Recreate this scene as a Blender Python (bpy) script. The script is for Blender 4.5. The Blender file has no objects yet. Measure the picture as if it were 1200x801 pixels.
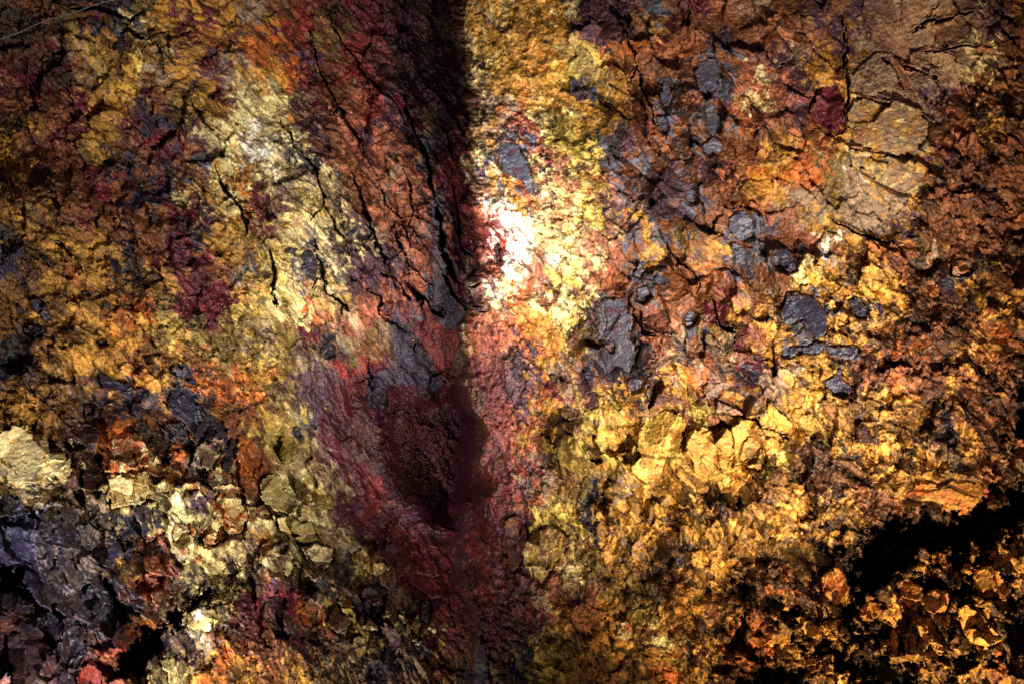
import bpy, math, random
import numpy as np

# ----------------------------------------------------------------------------
#  A volcanic cave chamber: mineral-stained walls either side of a dark cleft,
#  lit by a few unseen lamps, some added as fill.  The chamber shell is one height field over the
#  directions (s, t) seen from the chamber's middle; s, t are counted in units
#  of 1/1200 of the survey width.
# ----------------------------------------------------------------------------
f32 = np.float32
TAN = 0.75
def unit_dir(px, py):
    return (px - 600.0) / 600.0 * TAN, -(py - 400.5) / 600.0 * TAN

# ------------------------------------------------------------------ noise kit
def _h(ix, iy, seed):
    with np.errstate(over='ignore'):
        n = ix.astype(np.int64).astype(np.uint32) * np.uint32(374761393) + iy.astype(np.int64).astype(np.uint32) * np.uint32(668265263) + np.uint32((seed * 2246822519 + 3266489917) & 0xffffffff)
        n = (n ^ (n >> np.uint32(13))) * np.uint32(1274126177)
        n = (n ^ (n >> np.uint32(16))) * np.uint32(2654435769)
        n = n ^ (n >> np.uint32(15))
    return n
def _r(ix, iy, seed):
    return _h(ix, iy, seed).astype(f32) * f32(1.0 / 4294967296.0)
def gn(x, y, seed=0):
    xi = np.floor(x); yi = np.floor(y)
    fx = (x - xi).astype(f32); fy = (y - yi).astype(f32)
    u = fx * fx * fx * (fx * (fx * 6 - 15) + 10); v = fy * fy * fy * (fy * (fy * 6 - 15) + 10)
    def g(dx, dy):
        a = _r(xi + dx, yi + dy, seed) * f32(6.2831853)
        return np.cos(a) * (fx - dx) + np.sin(a) * (fy - dy)
    a = g(0, 0); b = g(1, 0); c = g(0, 1); d = g(1, 1)
    ab = a + (b - a) * u; cd = c + (d - c) * u
    return (ab + (cd - ab) * v) * f32(1.45)
def fbm(x, y, octv=4, seed=0, gain=0.5):
    s = 0; a = 1.0; t = 0
    for o in range(octv):
        s = s + a * gn(x, y, seed + o * 17); t += a
        a *= gain; x = x * 2.03 + 11.7; y = y * 2.03 - 7.3
    return s / f32(t) * f32(1.5)
def ridged(x, y, octv=4, seed=0, gain=0.55):
    s = 0; a = 1.0; t = 0
    for o in range(octv):
        s = s + a * (1 - np.abs(gn(x, y, seed + o * 13)) * 2); t += a
        a *= gain; x = x * 2.1 + 3.1; y = y * 2.1 + 5.3
    return s / f32(t)
def voro(x, y, seed=0, jit=0.95):
    """facetted cells: distance to the nearest wall, tilted-plane height, random number of the cell"""
    xi = np.floor(x); yi = np.floor(y)
    F1 = np.full(x.shape, 9, f32); F2 = np.full(x.shape, 9, f32)
    pl = np.zeros(x.shape, f32); rid = np.zeros(x.shape, f32)
    for dx in (-1, 0, 1):
        for dy in (-1, 0, 1):
            cx = xi + dx; cy = yi + dy
            h = _h(cx, cy, seed)
            r1 = (h & np.uint32(0xffff)).astype(f32) / f32(65536); r2 = (h >> np.uint32(16)).astype(f32) / f32(65536)
            ex = (x - cx).astype(f32) - (0.5 + (r1 - 0.5) * jit); ey = (y - cy).astype(f32) - (0.5 + (r2 - 0.5) * jit)
            d = np.sqrt(ex * ex + ey * ey)
            h2 = _h(cx, cy, seed + 101)
            a = (h2 & np.uint32(0xffff)).astype(f32) * f32(6.2831853 / 65536); q = (h2 >> np.uint32(16)).astype(f32) / f32(65536)
            near = d < F1
            p = (np.cos(a) * ex + np.sin(a) * ey) * (0.5 + q) + (q - 0.5) * 0.9
            F2 = np.where(near, F1, np.minimum(F2, d))
            pl = np.where(near, p, pl); rid = np.where(near, (r1 * 7.13 + q * 3.7) % 1.0, rid)
            F1 = np.where(near, d, F1)
    return F2 - F1, pl, rid
def sst(a, b, x):
    t = np.clip((x - a) / (b - a), 0, 1); return t * t * (3 - 2 * t)

# -------------------------------------------------------------- mineral maps
# pigments, and X for shade painted in hollows, as albedo in sRGB 0..255
PIG = {
 'w': (236, 226, 204), 'c': (226, 204, 138), 's': (196, 166, 76), 'y': (186, 134, 52), 'o': (178, 94, 34),
 'r': (122, 72, 40), 'a': (118, 78, 30), 'b': (64, 38, 22), 'm': (92, 22, 36), 'R': (136, 46, 40),
 'k': (158, 92, 66), 'p': (80, 52, 64), 'd': (34, 16, 36), 'g': (84, 86, 100), 'n': (45, 43, 58),
 'l': (122, 98, 44), 't': (146, 120, 94), 'X': (14, 9, 8)}
MIN_MAP = """
brbbmnlyymyttrRbmmdddyycyycpppgrmrrtrapappttatpa
bbrlancymoyr ymRlRmddtcyy yyypprymrprr rrrpapttrppr
rbmtyaatyypoooprRpRdddsyyossoorrrgrkptyappktpcrr
mmbrpystypmyyomkRmpddpcyyysspyrrgggkkpyaapkttccr
rmrmyymrlymcctmrkRpmdmtyoyygyrrgkgkckkmmytapmrrr
barmyrpnlyyccyprkRpmgpttkcsyyrRgrgokrpmmwwttrrty
yrmmyrmmppcc wcprkpkngmyp kkssgprrgrrr yorysytRrryr
yrrrlnrmrgct wcnrkkknpmcg gkpsgrgrrpry yollwtsyprrr
rrbrmmnnbycycnctrktkpmwygckykgppgpoyoolttytrrrpr
yarrmrnmcmcommstrkkkdmkwykcsptppgrroyttlttyrrrrr
ayaarrramnysmlccptkkgmRwwckskygrrrggkrylttprrrrr
naylynrrmryytsnncppkkgmRwwcckgyglyrgrkwryoyarrrb
nbayynbymmrgscgcpppkgmkwwRsckrgrroggrcytyrrtynyr
aayoyabymmmyscosppkkgmpcorsykrgrrrkrryyyyybrnyrr
ayayyoolmmmslcosrkmpnnktoccpgrkrrmyygggynybrrrry
anaayoyssllltlmkktnmmkkkoysbggktglarygyyyrbrbryr
nbayyyrayllt sltnlrtnmtkk potrnnptrtmr ygygrborryrr
nbyanyoynooy ylppRmpnnlRp pytnrnryornt tyynrorrryrb
ayatrnnynnooolppRdmnmlnppompsynrsoyrtyyabyrryrbb
yyapmonrnnarysgpmndmmpnRkylpsorrsrtyyysaayaanrrb
pyanyorbrnnr sstmptmmmpnk krsysysyykyy yylybyabayrr
cccbboobotbo rltmmnnmmmnR tbssysssyysy sabbyybytart
cccbbccyypco kclcmRnnRnmR ptalltyyyyya aabbbyyyykoa
nwtbtctccpco rclspRpnmnnR kslnyylyabaa aybyrrryyyab
ngnntnnncckr ccctpmmnRnmp mssnayyaybyy yyyyybbXXXba
nngntntkcoct ytltnpRmmnRp pkslytyblyyy yybbXXXXyyyy
dpntnynktccb tclnsypRmnRp pkclyybryyab abybXXyyXyby
ndntnbkktnsb rptbbptRRnRp nkrtllrryybb obyabayyXyyX
knppnbntbctm mmosppbpmRnm mtrryysyyryo ybbayoyaXyXX
kpngnnobtwrm rmbkspccRmnm plsayrcyaabo yyaybyoyXsyX
pkpgrRbtptok rrbbttpnmrnt nslalyysbyoo ayayXyyayXoy
pkppRryccyoy orytlnntybnl nslarlaoybbb abyybXXybyoa
"""
MIN_ROWS = [r.replace(' ', '') for r in MIN_MAP.split('\n') if r.strip()]  # w at the bright spot and X in hollows paint light and shade
STRUCT = """
SSSSSFFFFFVVVKKKKKKPPPPU
SSSSSFFFFFVVVKKKKKKPPPPU
SSSSSFFFFFFVVKKKKKKPPPUU
SSSSSSFFFFFVVKKKKKKPPPUU
SSSSSSFFFFFVVVKKKKPPPUUU
SSSSSSFFFFFVVVKKKKPPPUUU
SSSSSQFFFFFVVVKKKKKUUUUU
SSSSQQFFFDDVVVKKKKKUUUUU
SSSSQQQDDDDVVKKKKKKUUUUU
SSKKQQQDDDDVVKKKKKKUUUUU
GGKKGGDDDDDVVGGKKKUUUHHH
GGGGGGGDDDDVVVGGGGUUUUUH
BBGGGGGFDDDVVQQUUUUHHHHH
BBBGGQGGFDDQQQUUUUHHHHHH
BBBGQQGGGFDQQUUUUHHHHHHH
BBGGUUQQQFDQUUUUUHHHHHHH
"""
ST_ROWS = [r for r in STRUCT.split('\n') if r.strip()]
#          big   mid   small tiny  rough streak
STP = {'S': (.45, .85, .65, .34, .38, .85, .2), 'F': (.35, .60, .45, .18, .32, 1.3, .05), 'D': (.45, .40, .26, .10, .30, .55, 0),
       'V': (.20, .30, .50, .45, .62, .12, .6), 'K': (.55, 1.35, .42, .14, .25, .05, .05), 'P': (.75, .40, .10, .05, .14, .12, .0),
       'U': (.45, .85, 1.15, .75, .32, .00, .3), 'B': (1.9, 1.3, .28, .08, .25, .25, .0), 'G': (1.2, 1.9, .85, .22, .26, .10, .1),
       'H': (1.0, 1.5, 1.25, .60, .32, .00, .4), 'Q': (.25, .35, .70, .95, 1.0, .05, .9)}

def grid_lookup(rows, px, py, cell, fn, n):
    """bilinear lookup of an ascii map -> n channels"""
    H = len(rows); W = min(len(r) for r in rows)
    tab = np.zeros((H, W, n), f32)
    for j, r in enumerate(rows):
        for i in range(W): tab[j, i] = fn(r[i])
    gx = np.clip(px / cell - 0.5, 0, W - 1.001); gy = np.clip(py / cell - 0.5, 0, H - 1.001)
    ix = gx.astype(np.int32); iy = gy.astype(np.int32)
    fx = (gx - ix).astype(f32)[..., None]; fy = (gy - iy).astype(f32)[..., None]
    return (tab[iy, ix] * (1 - fx) + tab[iy, ix + 1] * fx) * (1 - fy) + (tab[iy + 1, ix] * (1 - fx) + tab[iy + 1, ix + 1] * fx) * fy

# ------------------------------------------------------------- shell surface
DL = [(-150, -100, 9), (-150, 400, 8.2), (-150, 900, 6.6), (0, 0, 10.2), (0, 400, 9.4), (0, 600, 8.6), (0, 800, 7.2), (180, 0, 11.2), (180, 400, 10.4), (180, 620, 9.4),
      (180, 800, 8.2), (330, 0, 12.8), (330, 250, 11.9), (330, 450, 11.3), (330, 620, 10.2), (330, 800, 9.2), (440, 0, 16.0), (480, -40, 18.5), (440, 200, 14), (440, 400, 13.3),
      (430, 560, 12.6), (450, 510, 14.0), (480, 520, 17.0), (500, 640, 12.4), (450, 780, 9.8), (510, 60, 18.5), (520, 200, 16.2), (520, 350, 14.6), (500, 480, 18.0), (515, 550, 17.0), (540, 640, 12.8), (560, 760, 11.2)]
DR = [(540, -50, 13.2), (545, 150, 12.5), (560, 300, 12.2), (560, 450, 12.6), (560, 600, 13.0), (570, 760, 11.2), (650, 0, 12.6), (650, 250, 11.6), (650, 450, 12.0),
      (650, 620, 11.5), (650, 790, 10.4), (780, 0, 12.0), (780, 250, 11.6), (780, 450, 11.2), (780, 620, 10.6), (780, 800, 9.4), (920, 0, 11.4), (920, 250, 10.9), (920, 450, 10.3),
      (920, 640, 9.4), (920, 800, 8.2), (1060, 0, 10.5), (1060, 250, 10.3), (1060, 450, 9.5), (1060, 640, 8.5), (1060, 800, 7.3), (1200, 0, 9.8), (1200, 250, 9.2), (1200, 450, 8.5),
      (1200, 640, 7.6), (1200, 800, 6.6), (1350, 0, 8.6), (1350, 400, 7.4), (1350, 850, 5.6)]
def shep(pts, px, py, sg=85.0):
    n = 0; d = 0
    for (x, y, z) in pts:
        w = np.exp(-((px - x) ** 2 + (py - y) ** 2) / (2 * sg * sg)) + 1e-5 / (1 + ((px - x) ** 2 + (py - y) ** 2) / 1e4)
        n = n + w * z; d = d + w
    return n / d
RIDGE = [(-150, 505), (0, 520), (50, 530), (100, 545), (150, 545), (200, 552), (240, 550), (270, 556), (310, 560), (350, 558), (390, 545), (430, 540), (500, 545), (560, 552), (620, 548), (700, 545), (1000, 550)]
RY = [p[0] for p in RIDGE]; RX = [p[1] for p in RIDGE]
def base_depth(px, py):
    px = np.asarray(px, np.float64); py = np.asarray(py, np.float64)
    L = shep(DL, px, py); R = shep(DR, px, py)
    rx = np.interp(py, RY, RX) + 13 * fbm(py / 52.0, py * 0 + 3.3, 2, 5, .5) + 9 * fbm(py / 17.0, px / 60.0, 5, 15, .62) * sst(500, 400, py)
    side = px - rx
    wid = 1.6 + sst(390, 640, py) * 34
    m = sst(-1, 1, side / wid)
    R = R + 0.75 * np.exp(-np.clip(side, 0, 999) / 14.0) * sst(640, 380, py)   # the lip curls back
    return (L * (1 - m) + R * m)
def P0(px, py):
    Y = base_depth(px, py); a, b = unit_dir(px, py)
    return a * Y, Y, b * Y

CRACKS = [(1.6, .22, [(1066, 40), (1088, 26), (1112, 22), (1140, 14)]), (1.5, .2, [(1078, 62), (1104, 60), (1130, 52), (1160, 56), (1190, 46)]), (1.5, .2, [(970, 255), (1000, 272), (1020, 280), (1045, 284)]),
 (3.2, .5, [(472, 112), (480, 140), (492, 165), (500, 195), (508, 225), (515, 260), (518, 290), (526, 310), (534, 330), (546, 336)]),
 (2.2, .3, [(528, 215), (535, 235), (537, 265), (540, 290), (545, 300)]),
 (2.8, .35, [(448, 318), (458, 325), (468, 334)]), (2.8, .4, [(474, 330), (490, 345), (510, 365), (520, 372)]),
 (2.2, .3, [(410, 195), (425, 238), (437, 270), (450, 300), (453, 308)]), (2, .28, [(330, 140), (345, 170), (372, 200), (380, 240), (392, 268), (405, 280), (410, 300)]),
 (2.2, .3, [(368, 280), (378, 320), (382, 340), (400, 355), (410, 365)]), (2.2, .3, [(317, 290), (321, 320), (320, 345)]),
 (2.4, .3, [(252, 195), (264, 222), (280, 245), (289, 270), (289, 278)]), (1.6, .25, [(360, 30), (375, 80), (395, 120), (420, 160), (435, 195)]),
 (1.6, .2, [(385, 20), (400, 50), (430, 90), (460, 120), (478, 150)]), (1.4, .2, [(470, 195), (480, 225), (485, 250), (478, 262), (492, 280)]),
 (1.4, .2, [(460, 268), (470, 285), (480, 310), (490, 320), (506, 335)]), (1.3, .2, [(440, 200), (455, 240), (472, 262), (484, 290)]),
 (1.8, .25, [(520, 320), (528, 340), (545, 360)]), (1.6, .25, [(425, 340), (445, 345), (446, 370), (462, 378), (485, 400)]),
 (2, .3, [(989, 22), (992, 60), (991, 90), (994, 108), (991, 130), (993, 150)]), (1.6, .2, [(1042, 60), (1060, 80), (1078, 85)]),
 (1.6, .25, [(1050, 72), (1075, 82), (1095, 92), (1104, 105)]),
 (1.8, .25, [(780, 290), (795, 305), (808, 314), (820, 328)]), (1.5, .2, [(722, 20), (730, 35), (742, 62), (744, 80), (752, 105), (762, 118), (766, 140), (780, 158)]),
 (2, .3, [(1114, 305), (1114, 320), (1122, 324), (1135, 322), (1145, 312)]), (1.5, .2, [(735, 345), (742, 370), (752, 388), (770, 395)]),
 (1.8, .25, [(835, 350), (845, 380), (860, 392)]), (1.8, .3, [(870, 486), (885, 492), (893, 502), (910, 505)]), (1.4, .2, [(860, 542), (875, 545), (883, 556)]),
 (1.5, .2, [(185, 48), (187, 60), (192, 72), (190, 88)]), (1.5, .2, [(218, 112), (228, 128), (240, 142), (252, 152)]),
 (1.6, .25, [(45, 487), (42, 500), (34, 510)]), (1.5, .2, [(66, 282), (80, 295), (92, 304)]), (1.5, .2, [(432, 420), (433, 440), (436, 458)]),
 (1.6, .2, [(500, 450), (505, 440), (520, 436)]), (1.8, .25, [(170, 10), (150, 25), (120, 10), (78, 9)]), (2, .2, [(150, 35), (165, 45), (178, 47)])]
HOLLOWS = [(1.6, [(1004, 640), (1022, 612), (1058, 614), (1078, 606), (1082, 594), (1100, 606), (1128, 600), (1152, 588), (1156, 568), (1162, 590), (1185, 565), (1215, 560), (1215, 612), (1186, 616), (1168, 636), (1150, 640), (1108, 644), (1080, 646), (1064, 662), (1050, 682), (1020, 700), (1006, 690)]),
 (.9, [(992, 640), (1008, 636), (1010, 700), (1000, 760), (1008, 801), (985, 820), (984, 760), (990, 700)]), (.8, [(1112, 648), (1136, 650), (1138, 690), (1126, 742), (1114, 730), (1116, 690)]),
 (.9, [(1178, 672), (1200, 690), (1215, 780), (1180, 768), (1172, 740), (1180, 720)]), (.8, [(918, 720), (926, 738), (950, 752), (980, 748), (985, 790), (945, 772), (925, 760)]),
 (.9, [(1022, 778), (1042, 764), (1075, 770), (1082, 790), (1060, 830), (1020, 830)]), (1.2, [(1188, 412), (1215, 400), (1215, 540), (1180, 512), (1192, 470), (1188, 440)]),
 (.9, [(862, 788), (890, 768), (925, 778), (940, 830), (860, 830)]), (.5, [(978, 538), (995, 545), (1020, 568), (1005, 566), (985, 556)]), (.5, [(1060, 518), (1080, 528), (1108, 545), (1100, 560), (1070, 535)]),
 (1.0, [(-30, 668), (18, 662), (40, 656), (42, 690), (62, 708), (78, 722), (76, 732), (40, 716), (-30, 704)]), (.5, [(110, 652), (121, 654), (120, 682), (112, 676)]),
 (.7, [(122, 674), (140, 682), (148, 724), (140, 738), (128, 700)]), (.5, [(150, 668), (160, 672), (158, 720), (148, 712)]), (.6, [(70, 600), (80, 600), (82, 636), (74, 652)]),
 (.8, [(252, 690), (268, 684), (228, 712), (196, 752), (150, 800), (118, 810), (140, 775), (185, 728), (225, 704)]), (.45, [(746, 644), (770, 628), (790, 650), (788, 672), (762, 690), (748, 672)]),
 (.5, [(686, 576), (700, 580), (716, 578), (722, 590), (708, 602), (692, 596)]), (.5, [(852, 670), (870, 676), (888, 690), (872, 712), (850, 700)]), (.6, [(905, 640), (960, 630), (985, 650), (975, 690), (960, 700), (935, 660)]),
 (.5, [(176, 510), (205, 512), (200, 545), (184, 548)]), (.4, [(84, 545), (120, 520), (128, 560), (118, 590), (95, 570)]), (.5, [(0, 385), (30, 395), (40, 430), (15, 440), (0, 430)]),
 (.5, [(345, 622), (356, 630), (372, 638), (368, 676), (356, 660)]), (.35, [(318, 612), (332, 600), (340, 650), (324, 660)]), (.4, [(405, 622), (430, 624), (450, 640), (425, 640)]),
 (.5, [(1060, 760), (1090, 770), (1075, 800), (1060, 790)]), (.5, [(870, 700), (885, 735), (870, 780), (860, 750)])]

def seg_dist(px, py, pts):
    best = np.full(px.shape, 1e9, f32); tt = np.zeros(px.shape, f32); n = len(pts) - 1
    for k in range(n):
        (x0, y0), (x1, y1) = pts[k], pts[k + 1]
        dx, dy = x1 - x0, y1 - y0
        t = np.clip(((px - x0) * dx + (py - y0) * dy) / (dx * dx + dy * dy), 0, 1)
        d = np.hypot(px - x0 - t * dx, py - y0 - t * dy)
        m = d < best; best = np.where(m, d, best); tt = np.where(m, (k + t) / n, tt)
    return best, tt
def poly_sd(px, py, pts):
    d, _ = seg_dist(px, py, list(pts) + [pts[0]])
    ins = np.zeros(px.shape, bool); n = len(pts)
    for k in range(n):
        (x0, y0), (x1, y1) = pts[k], pts[(k + 1) % n]
        c = ((y0 > py) != (y1 > py)) & (px < (x1 - x0) * (py - y0) / ((y1 - y0) or 1e-9) + x0)
        ins ^= c
    return np.where(ins, d, -d)

def facet(x, y, seed, jag=.13):
    """broken planes: two families of tilted facets, the higher one shows"""
    jx = jag * fbm(x * 1.9, y * 1.9, 4, seed + 7, .6); jy = jag * fbm(x * 1.9, y * 1.9, 4, seed + 8, .6)
    x = x + jx; y = y + jy
    eA, pA, rA = voro(x, y, seed)
    eB, pB, rB = voro(x * .62 + y * .55 + 9.1, y * .62 - x * .55 + 4.7, seed + 3)
    pB = pB * 1.25 - .12
    m = pA > pB
    return np.where(m, eA, eB * 1.3), np.where(m, pA, pB), np.where(m, rA, rB)
def patterns(px, py, X, Y, Z):
    """everything the rock's form and colour share at these places"""
    S = grid_lookup(ST_ROWS, px + 14 * gn(px / 40, py / 40, 3), py + 14 * gn(px / 40, py / 40, 4), 50, lambda c: STP[c], 7)
    wx = fbm(X / 1.1, Z / 1.1, 5, 21, .6); wz = fbm(X / 1.1, Z / 1.1, 5, 22, .6)
    # bedding: runs down to the right on the left wall, steeper towards the cleft
    left = sst(585, 540, px + 40 * sst(560, 700, py))
    th = np.radians(46 + 14 * sst(60, 560, px))
    c, s = np.cos(th), np.sin(th)
    Xc = X - 4.2; Zc = Z + 4.3
    al = Xc * c - Zc * s; ac = Xc * s + Zc * c
    al = al / 1.38
    al = al + 0.14 * wx; ac = ac + 0.14 * wz
    return S, al, ac, wx, wz, left

def relief(px, py, X, Y, Z):
    S, al, ac, wx, wz, left = patterns(px, py, X, Y, Z)
    e1, p1, r1 = facet(al / .95, ac / .95, 31)
    e2, p2, r2 = facet(al / .44, ac / .44, 132)
    e3, p3, r3 = facet(al / .20, ac / .20, 233)
    e4, p4, r4 = facet(al / .09, ac / .09, 334, .16)
    rough = fbm(X / .5, Z / .5, 7, 41, .66)
    rg = ridged(al / .75, ac / .34, 6, 51, .62)
    h = S[..., 0] * .34 * p1 + S[..., 1] * (.20 * p2 - .05 * np.exp(-e2 * 34)) \
      + S[..., 2] * (.115 * p3 - .02 * np.exp(-e3 * 16)) + S[..., 3] * .075 * p4 \
      + S[..., 4] * .20 * rough + S[..., 5] * .24 * (rg - .4) + .18 * fbm(X / 2.6, Z / 2.6, 3, 61)
    # terraces along the bedding give broken steps
    tq = ac / .42 + 1.1 * fbm(al / 1.6, ac / .8, 4, 63)
    saw = tq - np.floor(tq)
    h = h + S[..., 5] * .13 * (saw - sst(.90, 1, saw))
    # pitted crust
    pit = fbm(X / .13, Z / .13, 4, 65, .6)
    h = h - S[..., 6] * .05 * sst(.12, .5, pit)
    ids = (r1, r2, r3, r4, e2, e3, al, ac, left, S, rough)
    return h, ids, S, left

PK = list(PIG.keys())
def s2l(c): c = c / 255.0; return c / 12.92 if c <= .04045 else ((c + .055) / 1.055) ** 2.4
PLIN = np.array([[s2l(v) for v in PIG[k]] for k in PK], f32)
def onehot(c):
    v = np.zeros(len(PK), f32); v[PK.index(c)] = 1; return v
#  strangers that turn up inside every patch
MIXIN = {'r': .09, 'b': .09, 'm': .05, 'y': .05, 'n': .05, 'c': .05, 'p': .04, 't': .03, 'g': .02}
def fr(a, k): return (a * k) % 1 - .5
def colours(px, py, X, Z, ids, pig=None):
    r1, r2, r3, r4, e2, e3, al, ac, left, S, rough = ids
    crisp = 0 if S is None else np.clip(S[..., 1] - .2, 0, 1)
    fx = (13 - 5 * crisp) * fbm(X / .6, Z / .6, 6, 71, .68); fy = (13 - 5 * crisp) * fbm(X / .6, Z / .6, 6, 72, .68)
    if pig is None:
        fa = S[..., 7 - 1] * 0 + 1
        jx = fx + 14 * fr(r2, 7.7) + 16 * fr(r3, 5.3) + 12 * fr(r4, 9.1); jy = fy + 14 * fr(r2, 3.9) + 16 * fr(r3, 8.7) + 12 * fr(r4, 6.3)
        W = grid_lookup(MIN_ROWS, px + jx, py + jy, 25, onehot, len(PK))
        W = W * .52 + .48 * grid_lookup(MIN_ROWS, px + 1.9 * jx + 9 * fr(r4, 13.3), py + 1.9 * jy + 9 * fr(r4, 17.1), 25, onehot, len(PK))
        quiet = 1 - .7 * sst(.9, .6, S[..., 4] + S[..., 2]) * 0
        for k, v in MIXIN.items(): W[..., PK.index(k)] += v
    else:
        W = np.zeros(px.shape + (len(PK),), f32)
        for k, v in pig.items(): W[..., PK.index(k)] = v
    E = np.zeros_like(W)
    for k in range(len(PK)):
        w = W[..., k]
        if w.max() <= 0: continue
        n = (1.7 - .7 * crisp) * fbm(al / .21 + k * 5, ac / .16, 6, 80 + k, .80) + .45 * fr(r2, (k + 3) * 3.17) + (.55 + .35 * crisp) * fr(r3, (k + 5) * 2.71) + .5 * fr(r4, (k + 5) * 4.71)
        E[..., k] = np.exp(np.clip((w + .70 * n * sst(0, .12, w)) * 14, -30, 40)) * (w > .01)
    E /= E.sum(-1, keepdims=True)
    return E @ PLIN

def finish_colour(C, X, Z, ids, dark=1.0, var=1.0):
    r1, r2, r3, r4, e2, e3, al, ac, left, S, rough = ids
    C = C * np.clip(1 + var * (.30 * (r3 - .5) + .40 * (r4 - .5) + .24 * (r2 - .5)), .4, 1.6)[..., None]
    if S is not None:                              # every broken fragment has its own stain
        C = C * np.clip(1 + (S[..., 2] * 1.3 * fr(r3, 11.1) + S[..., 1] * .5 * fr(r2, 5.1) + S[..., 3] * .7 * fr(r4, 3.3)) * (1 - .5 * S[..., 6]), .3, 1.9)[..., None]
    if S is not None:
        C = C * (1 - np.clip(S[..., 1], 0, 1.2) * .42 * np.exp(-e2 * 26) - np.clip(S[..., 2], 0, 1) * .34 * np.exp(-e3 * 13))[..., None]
    # weathering tone: stained deep brown in places, scoured pale in others, down to grain size
    t = 1.1 * fbm(X / .11, Z / .11, 4, 111, .9) + 1.0 * fbm(al / .36, ac / .15, 6, 112, .78) + .35 * (r4 - .5)
    t = t * var * (1 if S is None else .46 + .80 * S[..., 4])
    lo = sst(.0, .95, -t)[..., None]; hi = sst(.05, 1.0, t)[..., None]
    lum = C.mean(-1, keepdims=True)
    C = C * (1 - lo * .78) + np.array([.010, .004, .002], f32) * lo
    C = C * (1 + .35 * hi) + np.array([.16, .13, .075], f32) * hi * np.clip(lum * 4, .08, 1)
    st = fbm(al / .45, ac / .25, 6, 121, .74)
    rust = np.array([.165, .062, .020], f32)
    a = (.42 * sst(.12, .5, st) * var)[..., None]; C = C * (1 - a) + rust * a * (.4 + lum * 2.4)
    return np.clip(C * dark, 0.002, .92)

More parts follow.
